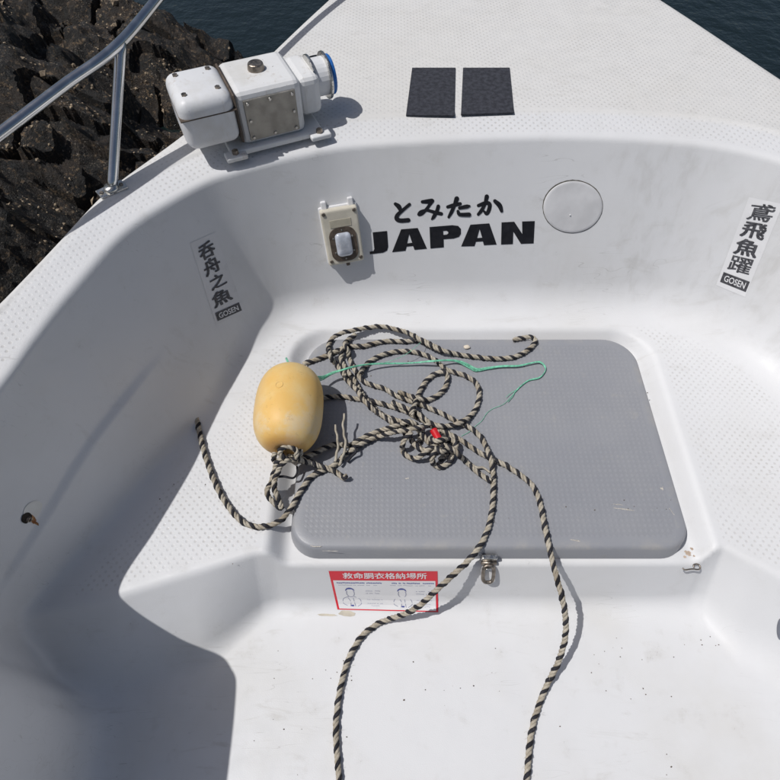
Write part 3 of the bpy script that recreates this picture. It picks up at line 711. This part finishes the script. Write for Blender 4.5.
# ------------------------------------------------------------------ rope
RR_, LAY = .0066, .0285
ZL = ZLID + RR_ + .0006
def P_(pts, z=ZL): return [(p[0], p[1], p[2] if len(p) > 2 else z) for p in pts]
paths = [
 # under layer first
 P_([(322,398),(335,396.5),(346,397),(357,399),(367,400),(377,402.5),(393,407),(405,411),(414,416),(424,421),(434,427),(443,431),(455,437),(464,442),(473,448.5),(482,454),(490,457.7),(497.5,461.5),(505,465),(514,470.5),(523,477),(531,484),(537,494),(541,507),(545,527),(549,546,ZL+.002),(552,559,.180),(556,575,.176),(562,597,.158),(565.5,618,.130),(565,638,.097),(559,660,.058),(549,681,.022),(540,702,.0078),(531,735,.0078),(526,790,.0078)]),
 P_([(303,364),(313,360.5),(325.6,356),(334.6,352),(342,349),(351,346.5),(364,346),(377,342.6),(390,341),(402,341.5),(412,341),(421,340),(432,345),(444,351)]),
 P_([(343,347),(341,357),(343,364),(348,372),(353.5,379),(358,387),(363,395),(369,403),(376,410),(385,416),(393,419),(402,422),(412,425),(418,429),(421,437),(418,445),(424,451),(430,449)]),
 P_([(356,334),(350,338.5),(345,344),(348,351),(350,360),(354,369),(359,376.5),(364,381.5),(373,385.5),(383,388),(390,392),(399,397),(412,401.5),(422,405),(431,409),(440,412.5),(448,416.8),(456,421),(464,424.5),(471,428.5),(478,434),(483,440.5),(487,449),(490,457),(492,466),(493.5,477),(493.5,490),(492.5,507),(488.6,526.5),(481.5,543.5),(474,554,ZL),(466,563,.178),(453,575,.165),(436.5,590,.140),(422,603.5,.100),(408,612.5,.060),(393,618,.026),(380,622.6,.0082),(364,634,.0078),(354,648,.0078),(347,663,.0078),(342,681,.0078),(338,702,.0078),(336,735,.0078),(340,790,.0078)]),
 P_([(360,374),(364,367.6),(370.5,361),(378,356.7),(387,353.5),(397,351.5),(408,351.3),(419,353),(428.5,356.5),(435,360),(441,365),(447,370),(456,372.7),(466,376),(474.5,381.5),(478.7,389),(479,397.5),(476.5,407),(471,415.5),(463,421),(453.6,425),(444,426.4),(435,425),(427,421),(420,415),(413,411),(403,407),(392,402)]),
 P_([(411,415),(413.5,408),(416,401),(418.5,394.5),(422,387),(427.5,379.5),(435,374),(443,371.4),(447,375),(446.8,383),(443,390.5),(435,397),(427,399.8),(417,398.5),(407,395),(398,392)]),
 P_([(329,352),(328.6,345),(333,338),(342,333),(355,330),(369,327.5),(382,326.5),(396,329.5),(405.6,332),(416,337),(424,342),(435,348),(449,352.5),(463,355.3),(476,357),(488,358.3),(502,358.6),(515,356.7),(525,352),(532,346.4),(535.5,341),(533,337.6),(527,337.2),(520,338.5),(513,339.8)]),
 P_([(329,350),(330,356),(332.7,360.5),(337,365.5),(342,371.5),(346.5,379),(352.5,385.8),(358,391),(362,398),(368,404.5),(375,411),(382,415),(389,420.5),(395.6,426),(402,430.5),(408.5,437),(413.6,443),(420,449),(427,450),(433,446)]),
 # two lengths from the float's knot
 P_([(287,455,.235),(299,459,.222),(311,455,.205),(327,447,.192),(337,444.5),(350,445),(362,438.5),(375,432.5),(388,428),(398,425.5),(408,421.5),(415,424),(420,431),(425,438),(429,444)]),
 P_([(195,408,ZS+.0085),(199,430,ZS+.0085),(205,455,ZS+.0085),(214,480,ZS+.0085),(224,500,ZS+.0085),(238,518,ZS+.0085),(252,526,ZS+.0085),(267,526,ZS+.009),(281,520,ZL),(291,508,ZL+.002),(297.5,496),(305,484.5),(311,476.5),(322,471),(333,466),(342,458),(353,449),(368,440.5),(381.5,435.5),(395,432),(407,430),(416,428),(424,427),(430,424)]),
 # knot in the middle of the tangle
 P_([(412,432),(406.5,437),(402.5,445),(403.5,452.5),(409.5,457.5),(416.7,458),(423,454.5),(429,449),(436,446),(443,443.5),(448,440),(453.5,441),(455.5,447),(450,450.5),(445.5,454.5),(439,460)]),
 P_([(437,430),(439,437),(441,443),(447,447),(451,452),(451.5,458),(447.5,464),(440,467),(434,464.5),(432,457.5),(437,450),(443,447)]),
 P_([(430,438),(436,441),(444,439.5),(451,439),(456,444),(454,451),(448,449),(441,452),(436,447)]),
 P_([(446,446),(454,450),(461.5,457.7),(469,464),(475.6,470.5),(483,476),(491,481)]),
 # knot at the float's mouth and the loop hanging from it
 P_([(275,463,.212),(274,455,.232),(280,447,.250),(290,444,.258),(299,447,.252),(300,455,.240),(292,460,.234),(283,457,.246),(280,451,.260),(287,446,.270),(296,450,.262),(297,457,.248),(303,461,.226),(312,463,.205),(322,467,.193),(332,470,.187),(339,474.5,.186),(344,478,.190),(346,475,.198)]),
 P_([(284,456,.243),(277,463,.226),(274,473,.210),(271,483,.202),(267,490,.198),(269,497,.194),(275,504,.190),(281.5,508,.188),(279,500,.199),(275.5,492,.206),(274,484,.212),(277,474,.218),(281,465,.232),(289,458,.246)]),
]
placed = np.zeros((0, 3)); lines = []
camP = np.array([0, 0, H_CAM])
for pi_, pts in enumerate(paths):
    W = np.array([un(a, b, z) for a, b, z in pts]); C = resample(catmull(W, 10), .0026)
    if pi_ < 14:
        for it in range(2):
            lift = np.zeros(len(C))
            for i in range(0, len(C)):
                cand = placed
                if i > 16: cand = np.concatenate([placed, C[:i - 14]]) if it == 0 else placed
                if not len(cand): continue
                d2 = ((cand[:, :2] - C[i, :2]) ** 2).sum(1); m = (d2 < .0128 ** 2) & (np.abs(cand[:, 2] - C[i, 2]) < .045)
                if m.any(): lift[i] = max(0, (cand[m, 2] + np.sqrt(.0130 ** 2 - d2[m])).max() - C[i, 2])
            lift = np.minimum(lift, .034)
            w = 9; ls = lift.copy()
            for k in range(1, w + 1):
                f_ = .5 + .5 * math.cos(math.pi * k / (w + 1))
                ls[k:] = np.maximum(ls[k:], lift[:-k] * f_); ls[:-k] = np.maximum(ls[:-k], lift[k:] * f_)
            C = C + (camP - C) * (ls / (H_CAM - C[:, 2]))[:, None]
            if lift.max() < .002: break
    placed = np.concatenate([placed, C]); lines.append(resample(C, .0030))
def rope_mat(name, c1, c2):
    m = NT(name); f = m.ramp(m.noise(90, 4, .6), .35, .65); w = m.noise(700, 2, .6)
    cc = m.mix(m.math('MULTIPLY', m.ramp(m.noise(22, 5, .65), .50, .68), .55), m.mix(f, c1, c2), tuple(x * k for x, k in zip(c1, (.55, .46, .36))))
    m.set(Base_Color=cc, Roughness=.75, Normal=m.bump(w, .0008, .8), Specular_IOR_Level=.25); return m.m
M_beige_r = rope_mat('rope_beige', (.33, .295, .235), (.45, .41, .34)); M_black_r = rope_mat('rope_black', (.012, .012, .016), (.03, .03, .036))
rope = empty('rope'); tag(rope, 'tangled black and beige twisted rope with a red whipping strewn over the hatch', 'rope')
strands = [MB(), MB(), MB()]
for C in lines:
    T_, N_, B_ = frames(C); s = np.arange(len(C)) * .0030; ph0 = random.random() * 6.28
    for k in range(3):
        ph = ph0 + 2*math.pi*(s / LAY + k / 3) + .9 * np.sin(s * 9 + ph0) + .4 * np.sin(s * 23 + 2 * ph0)
        jit = 1 + .08 * np.sin(s * 61 + k * 2 + ph0)
        Hx = C + (.0033 * jit)[:, None] * (np.cos(ph)[:, None] * N_ + np.sin(ph)[:, None] * B_)
        rr_ = np.full(len(C), .0042 if k == 0 else .0033); rr_ = rr_ * (1 + .09 * np.sin(s * 37 + 3 * k + ph0) + .05 * np.sin(s * 131 + k)); rr_[0] *= .6; rr_[-1] *= .6
        strands[k].add(*sweep(Hx, rr_, 7))
strands[0].build('strand', M_black_r, rope)['label'] = 'black strand of the twisted rope'
for k in (1, 2): strands[k].build('strand', M_beige_r, rope)['label'] = 'beige strand of the twisted rope'
def single(pts, r, mat, name='frayed_strand', wob=.0):
    W = np.array([un(a, b, z) for a, b, z in pts]); C = resample(catmull(W, 10), .003)
    if wob: C = C + wob * np.stack([np.sin(np.arange(len(C))*.7), np.cos(np.arange(len(C))*.9), np.sin(np.arange(len(C))*.5)], -1)
    mb = MB(); mb.add(*sweep(C, np.linspace(r, r * .75, len(C)), 7)); return mb.build(name, mat, rope)
single([(335,462,.190),(337,452,.198),(338,445,.206),(337,436,.216),(335,425,.222)], .0034, M_beige_r, wob=.0007)
single([(339,466,.188),(343,455,.196),(345.6,445,.206),(344,434,.218),(343,425,.226),(344.5,414,.232)], .0034, M_beige_r, wob=.0007)
single([(347,462,.184),(352,456,.19),(356,452,.198),(355,446,.202)], .0034, M_black_r)
single([(275.6,477,.208),(284,476.5,.206),(293,478,.200),(297,473,.198),(297,466,.205)], .0030, M_black_r)
single([(469,463,.186),(477,467.5,.186),(483,467.5,.186),(490,472.5,.186)], .0034, M_beige_r)
# fuzz of broken fibres along the rope
fz = MB(); allp = np.concatenate(lines)
for i in RNG.integers(0, len(allp), 2600):
    p = allp[i] + RNG.normal(0, .0042, 3) * np.array([1, 1, .8]); d1 = RNG.normal(0, 1, 3); d1 /= np.linalg.norm(d1); d2 = d1 + RNG.normal(0, .5, 3)
    L_ = RNG.uniform(.002, .0065); w_ = np.cross(d1, [0, 0, 1.0]) * .00022
    a_ = p + d1 * L_; b_ = a_ + d2 * L_ * .7
    if min(a_[2], b_[2]) < p[2] - .006: continue
    fz.add([p - w_, p + w_, a_ + w_ * .8, a_ - w_ * .8, b_], [(0, 1, 2, 3), (3, 2, 4)])
fzo = fz.build('fuzz', M_beige_r, rope, False); fzo['kind'] = 'stuff'
# red whipping
wp = np.array([un(433.5,430,ZL+.022), un(440,441.5,ZL+.022)]); Vs, Fs = sweep(resample(wp, .003), .0094, 16)
mesh('whipping', Vs, Fs, plain('red_tape', (.52, .012, .02), .4, 0, .1, 60, .0006, 150), rope)['label'] = 'red tape whipping around the rope'
ep = un(400, 440, ZL); rope.location = ep; adopt(rope)

# ------------------------------------------------------------------ green twine
M_green = plain('green_twine', (.17, .50, .34), .5, 0, .3, 150)
tw = empty('twine'); tag(tw, 'thin green twine unravelling across the grey hatch lid', 'twine')
gp = [(286,358,.245),(291,367,.285),(304,377,.262),(320,378.5,.215),(332,373,.210),(343.6,369.5,.222),(357.7,366,.212),(373,364,.200),(390,363.3,.192),(405,363.2,.190),(418.5,362.4,.192),(435,361,.202),(449,360.5,.194),(459.5,361.8,.186),(468.5,365.6,.182),(476.5,369.6,.180),(488,368,.181),(501,366.3,.183),(517.7,366,.184),(529,363.7,.184),(539.5,362,.184),(545,366.5,.182),(545,371.4,.180),(539.5,377.5,.180),(529,380.2,.179),(521.5,385.5,.179),(515,392,.179)]
for k in range(9):
    W = np.array([un(a, b, z) for a, b, z in gp[:len(gp)]]); C = resample(catmull(W, 10), .003); s = np.arange(len(C)) * .003
    ph = k * .70 + s * (28 - 10 * np.exp(-((s - .15) / .08) ** 2)); am = (.0016 + .0050 * np.exp(-((s - .17) / .06) ** 2) + .0025 * np.exp(-((s - .62) / .06) ** 2)) * (.55 + .1 * k)
    C = C + am[:, None] * np.stack([np.cos(ph) * .5, np.cos(ph), np.sin(ph) * .6], -1)
    mb = MB(); mb.add(*sweep(C, .0011, 5)); mb.build('fibre', M_green, tw)
for pts, r in (([(515,392,.179),(507,401,.179),(502,405,.1785),(493,408.6,.178),(487,413,.178),(482,420.5,.178),(475.6,426,.178),(469,432,.178),(461.5,436,.178)], .0006),
               ([(516,390,.18),(511,393,.180),(506,397,.182)], .0007), ([(515,391,.18),(513,396,.179),(508,402,.179)], .0008),
               ([(380,364,.195),(396,359,.205),(408,353,.212),(416,346.5,.215),(421,342,.205)], .0006)):
    W = np.array([un(*p) for p in pts]); mb = MB(); mb.add(*sweep(resample(catmull(W, 8), .004), r, 5)); mb.build('fibre', M_green, tw)
tw.location = un(400, 363, ZLID); adopt(tw)

# ------------------------------------------------------------------ small things on the boat
M_rust = NT('rust_stain'); f = M_rust.ramp(M_rust.noise(60, 5, .6), .35, .65)
M_rust.set(Base_Color=M_rust.mix(f, (.20, .07, .02), (.42, .24, .11)), Roughness=.85); M_rust = M_rust.m
M_dark = plain('hole_shadow', (.02, .014, .01), .8)
def blob(name, cx, cy, rx, ry, rot, off, mat, par, jag=.25, n=32):
    a = np.linspace(0, 2*math.pi, n, endpoint=False); k = 1 + jag * (RNG.random(n) - .5)
    x, y = rx*np.cos(a)*k, ry*np.sin(a)*k; c, s = math.cos(rot), math.sin(rot)
    k = np.convolve(np.r_[k[-2:], k, k[:2]], [.25, .5, .25], 'same')[2:-2]; x, y = rx*np.cos(a)*k, ry*np.sin(a)*k
    P3, _ = hit(np.append(cx + x*c - y*s, cx), np.append(cy + x*s + y*c, cy), off)
    return mesh(name, P3, [(j, (j+1) % n, n) for j in range(n)], mat, par)
M_patch = plain('sealant_patch', (.66, .655, .62), .5, 0, .08)
blob('sealant_patch', 32.5, 510, 11, 7.5, -.8, .0008, M_patch, boat, .15)
blob('rust_stain', 31.5, 518.5, 5.5, 3.4, .75, .0011, M_rust, boat, .7); blob('rust_stain', 36, 523, 3.2, 1.3, .6, .0011, M_rust, boat, .6)
blob('screw_hole', 26, 518, 6.2, 4.6, -.7, .0015, M_dark, boat, .3)
hp, hn = hit(np.array([28.5]), np.array([519.])); R_ = Vector(hn[0]).to_track_quat('Z', 'Y').to_matrix().to_4x4()
scw = bm_obj('screw', cyl(.0062, .0045, .005, T(Vector(hp[0] + hn[0]*.003)) @ R_, 18), M_oldsteel, boat)
for q in (0, math.pi/2): bm_obj('screw_cross', rbox(.008, .0014, .0012, 0, T(Vector(hp[0] + hn[0]*.0058)) @ R_ @ Matrix.Rotation(q + .4, 4, 'Z')), M_dark, scw)
M_stain = plain('tan_stain', (.50, .46, .38), .7, 0, .12, 60); M_stain2 = plain('brown_stain', (.42, .33, .26), .8, 0, .3, 120)
blob('stain', 347, 613.5, 8, 3.0, .05, .0006, M_stain, boat, .35); blob('stain', 327, 615, 9, 1.2, .02, .0006, M_stain, boat, .6)
for x_, y_, a_, b_ in ((688, 553, 3.6, 2.2), (692, 549, 2.0, 1.2), (685, 557, 1.6, 1.0), (694, 556, 1.2, .9)): blob('stain', x_, y_, a_, b_, .5, .0006, M_stain2, boat, .9)
M_chip = plain('scuff_pale', (.46, .43, .38), .7, 0, .2, 200)
def smear(px, py, L_, w_, rot):
    n = 26; t = np.linspace(-1, 1, n); ww_ = w_ * np.sqrt(1 - t**2 + .02) * RNG.uniform(.25, 1.0, n); off_ = np.cumsum(RNG.normal(0, .35, n)) * w_ * .5
    c_, s_ = math.cos(rot), math.sin(rot); X_ = np.r_[t * L_, (t * L_)[::-1]]; Y_ = np.r_[off_ + ww_, (off_ - ww_)[::-1]]
    P3 = un(px + X_*c_ - Y_*s_, py + X_*s_ + Y_*c_, ZLID + .0005); mesh('scuff', P3, [(i, i+1, 2*n-2-i, 2*n-1-i) for i in range(n-1)], M_chip, lid, False)
for q in ((624, 509, 11, .7, .12), (618, 505, 5, .6, .2), (574, 540, 4, .7, 0), (578, 541, 2, .9, .1), (662, 488, 1.8, 1.5, .3), (407, 478, 2, .9, -.3), (672, 512, 5, .4, .9), (316, 546, 6, .7, .1), (330, 551, 8, .4, 0)): smear(*q)
adopt(lid)
blob('drain_hole', 780, 629, 3.4, 10.5, .03, .0008, plain('drain_grey', (.16, .17, .20), .6), boat, .08)
# bent pin on the seat's edge
pinp = [(682.5,568,ZREC+.006),(685,569.8,ZREC+.006),(692,569,ZREC+.006),(699,569.4,ZREC+.006),(700,566,ZREC+.007),(697,564,ZREC+.007),(693.5,565,ZREC+.006),(694,567.5,ZREC+.006)]
W = np.array([un(*p) for p in pinp]); Vs, Fs = sweep(resample(catmull(W, 8), .002), .0018, 8)
tag(mesh('bent_pin', Vs, Fs, M_oldsteel), 'small bent brown metal pin at the corner of the hatch recess', 'pin')
sp_ = un(467, 347, ZLID + .004); bm = bmesh.new(); bmesh.ops.create_icosphere(bm, subdivisions=2, radius=1)
bmesh.ops.scale(bm, vec=(.009, .007, .003), verts=bm.verts)
for v in bm.verts: v.co *= 1 + .25 * (random.random() - .5)
bmesh.ops.translate(bm, vec=Vector(sp_), verts=bm.verts)
tag(bm_obj('shell_fragment', bm, plain('shell', (.62, .55, .45), .6), None, True), 'small cream shell fragment beside the rope at the back of the lid', 'shell')
# crumbs and grit lying about
mbg = MB(); mbl = []
def crumb(px, py, z, r):
    p = un(px, py, z); bm = bmesh.new(); bmesh.ops.create_icosphere(bm, subdivisions=1, radius=r)
    for v in bm.verts: v.co = Vector((v.co.x * random.uniform(.6, 1.8), v.co.y * random.uniform(.6, 1.3), v.co.z * .5)) + Vector(p)
    mbg.add([v.co[:] for v in bm.verts], [[v.index for v in f.verts] for f in bm.faces]); bm.free()
for _ in range(16): crumb(random.uniform(300, 660), random.uniform(352, 540), ZLID + .0004, random.uniform(.0006, .0017))
for _ in range(20): crumb(random.uniform(245, 760), random.uniform(640, 780), .0006, random.uniform(.0006, .0019))
for _ in range(8): crumb(random.uniform(150, 250), random.uniform(470, 570), ZS + .0006, random.uniform(.0006, .0016))
for cx_, cy_, n_ in ((330, 672, 9), (610, 655, 10), (470, 690, 8), (640, 505, 7), (700, 640, 7)):
    for _ in range(n_): crumb(random.gauss(cx_, 22), random.gauss(cy_, 9), ZLID + .0004 if cy_ < 540 else .0006, random.uniform(.0005, .0015))
tag(mbg.build('grit', plain('grit_brown', (.11, .085, .06), .9, 0, .5, 200)), 'brown grit and crumbs scattered over lid and floor', 'grit', kind='stuff')

# ------------------------------------------------------------------ rocky bank and water outside
gx2 = np.arange(-4.2, -.86, .012); gy2 = np.arange(-.6, 4.6, .012); RX, RY = np.meshgrid(gx2, gy2, indexing='ij')
Z = -1.02 + .55 * np.clip(-1.0 - RX, 0, 4) * .55
seeds = np.stack([RNG.uniform(-4.4, -.7, 60), RNG.uniform(-.8, 4.8, 60)], -1); hs = RNG.uniform(.14, .62, 60); rs = RNG.uniform(.28, .62, 60)
wxn = RX + .16 * (vnoise(RX*3.1, RY*3.1, 1) - .5); wyn = RY + .16 * (vnoise(RX*3.1, RY*3.1, 2) - .5)
bl = np.zeros_like(Z)
for (sx_, sy_), h_, r_ in zip(seeds, hs, rs):
    d = np.maximum(np.abs(wxn - sx_) * .9 + .35*np.abs(wyn - sy_), np.abs(wyn - sy_)) / r_
    bl = np.maximum(bl, h_ * np.clip(1 - d ** 2.6, 0, 1) ** .55)
Z = Z + bl
for o, (fr, am) in enumerate([(3, .14), (7, .09), (16, .035), (40, .012), (80, .005)]):
    nn = vnoise(RX*fr, RY*fr, 10 + o); Z += am * (nn - .5) * 1.3
    if o == 1: Z -= am * .8 * (np.abs(vnoise(RX*fr*.8, RY*fr*.8, 30 + o) - .5) < .10)
nx_, ny_ = RX.shape
Vk = np.stack([RX, RY, Z], -1).reshape(-1, 3); ii = (np.arange(nx_-1)[:, None] * ny_ + np.arange(ny_-1)[None, :]).ravel()
Fk = np.stack([ii, ii + ny_, ii + ny_ + 1, ii + 1], -1)
def rock_material():
    m = NT('weedy_rock'); a = m.ramp(m.noise(7, 6, .65), .42, .62); sp = m.ramp(m.noise(38, 5, .72), .54, .64); s2 = m.ramp(m.noise(95, 3, .65), .60, .68)
    c = m.mix(a, (.004, .0035, .003), (.022, .014, .008)); c = m.mix(m.math('MULTIPLY', sp, .85), c, (.17, .115, .065))
    c = m.mix(m.math('MULTIPLY', s2, m.ramp(m.noise(5, 3), .45, .6)), c, (.34, .29, .23))
    m.set(Base_Color=c, Roughness=m.ramp(m.noise(30, 3), .3, .7, .35, .8), Normal=m.bump(m.noise(130, 5, .7), .012, .9)); return m.m
bk = MB(); ico = [(0, 0, 1), (.9, 0, .1), (.28, .86, .1), (-.73, .53, .1), (-.73, -.53, .1), (.28, -.86, .1)]; icf = [(0, 1, 2), (0, 2, 3), (0, 3, 4), (0, 4, 5), (0, 5, 1)]
for _ in range(8000):
    i = RNG.integers(2, nx_ - 2); j = RNG.integers(2, ny_ - 2)
    if vnoise(np.array(RX[i, j] * 4.5), np.array(RY[i, j] * 4.5), 77) < .5 or Z[i, j] < -.8: continue
    r_ = RNG.uniform(.004, .013) * (1 + 1.2 * (RNG.random() < .12)); nz = np.array([Z[i-1, j] - Z[i+1, j], Z[i, j-1] - Z[i, j+1], .024]); nz /= np.linalg.norm(nz)
    tx = np.cross(nz, [0, 1, .1]); tx /= np.linalg.norm(tx); ty = np.cross(nz, tx)
    bk.add([np.array([RX[i, j], RY[i, j], Z[i, j] - .001]) + r_ * RNG.uniform(.6, 1.3) * (v[0] * tx + v[1] * ty) + r_ * .7 * v[2] * nz for v in ico], icf)
bko = bk.build('barnacles', plain('barnacle_shell', (.25, .195, .135), .85, 0, .6, 55, .002, 200), None, False)
tag(bko, 'tan barnacles and shells crusting the dark rocks beside the boat', 'barnacles', kind='stuff')
rk = mesh('rocky_shore', Vk, Fk, rock_material(), None, False); rk['kind'] = 'structure'
mw = NT('sea_water'); mw.set(Base_Color=(.006, .012, .012), Roughness=.08, Specular_IOR_Level=.5, Normal=mw.bump(mw.noise(6, 4), .05, .4))
w_ = 400; wat = mesh('sea_water', [(-w_, -w_, -.88), (w_, -w_, -.88), (w_, w_, -.88), (-w_, w_, -.88)], [(0, 1, 2, 3)], mw.m, None, False); wat['kind'] = 'structure'
boat_children = [c for c in boat.children]; adopt(boat)
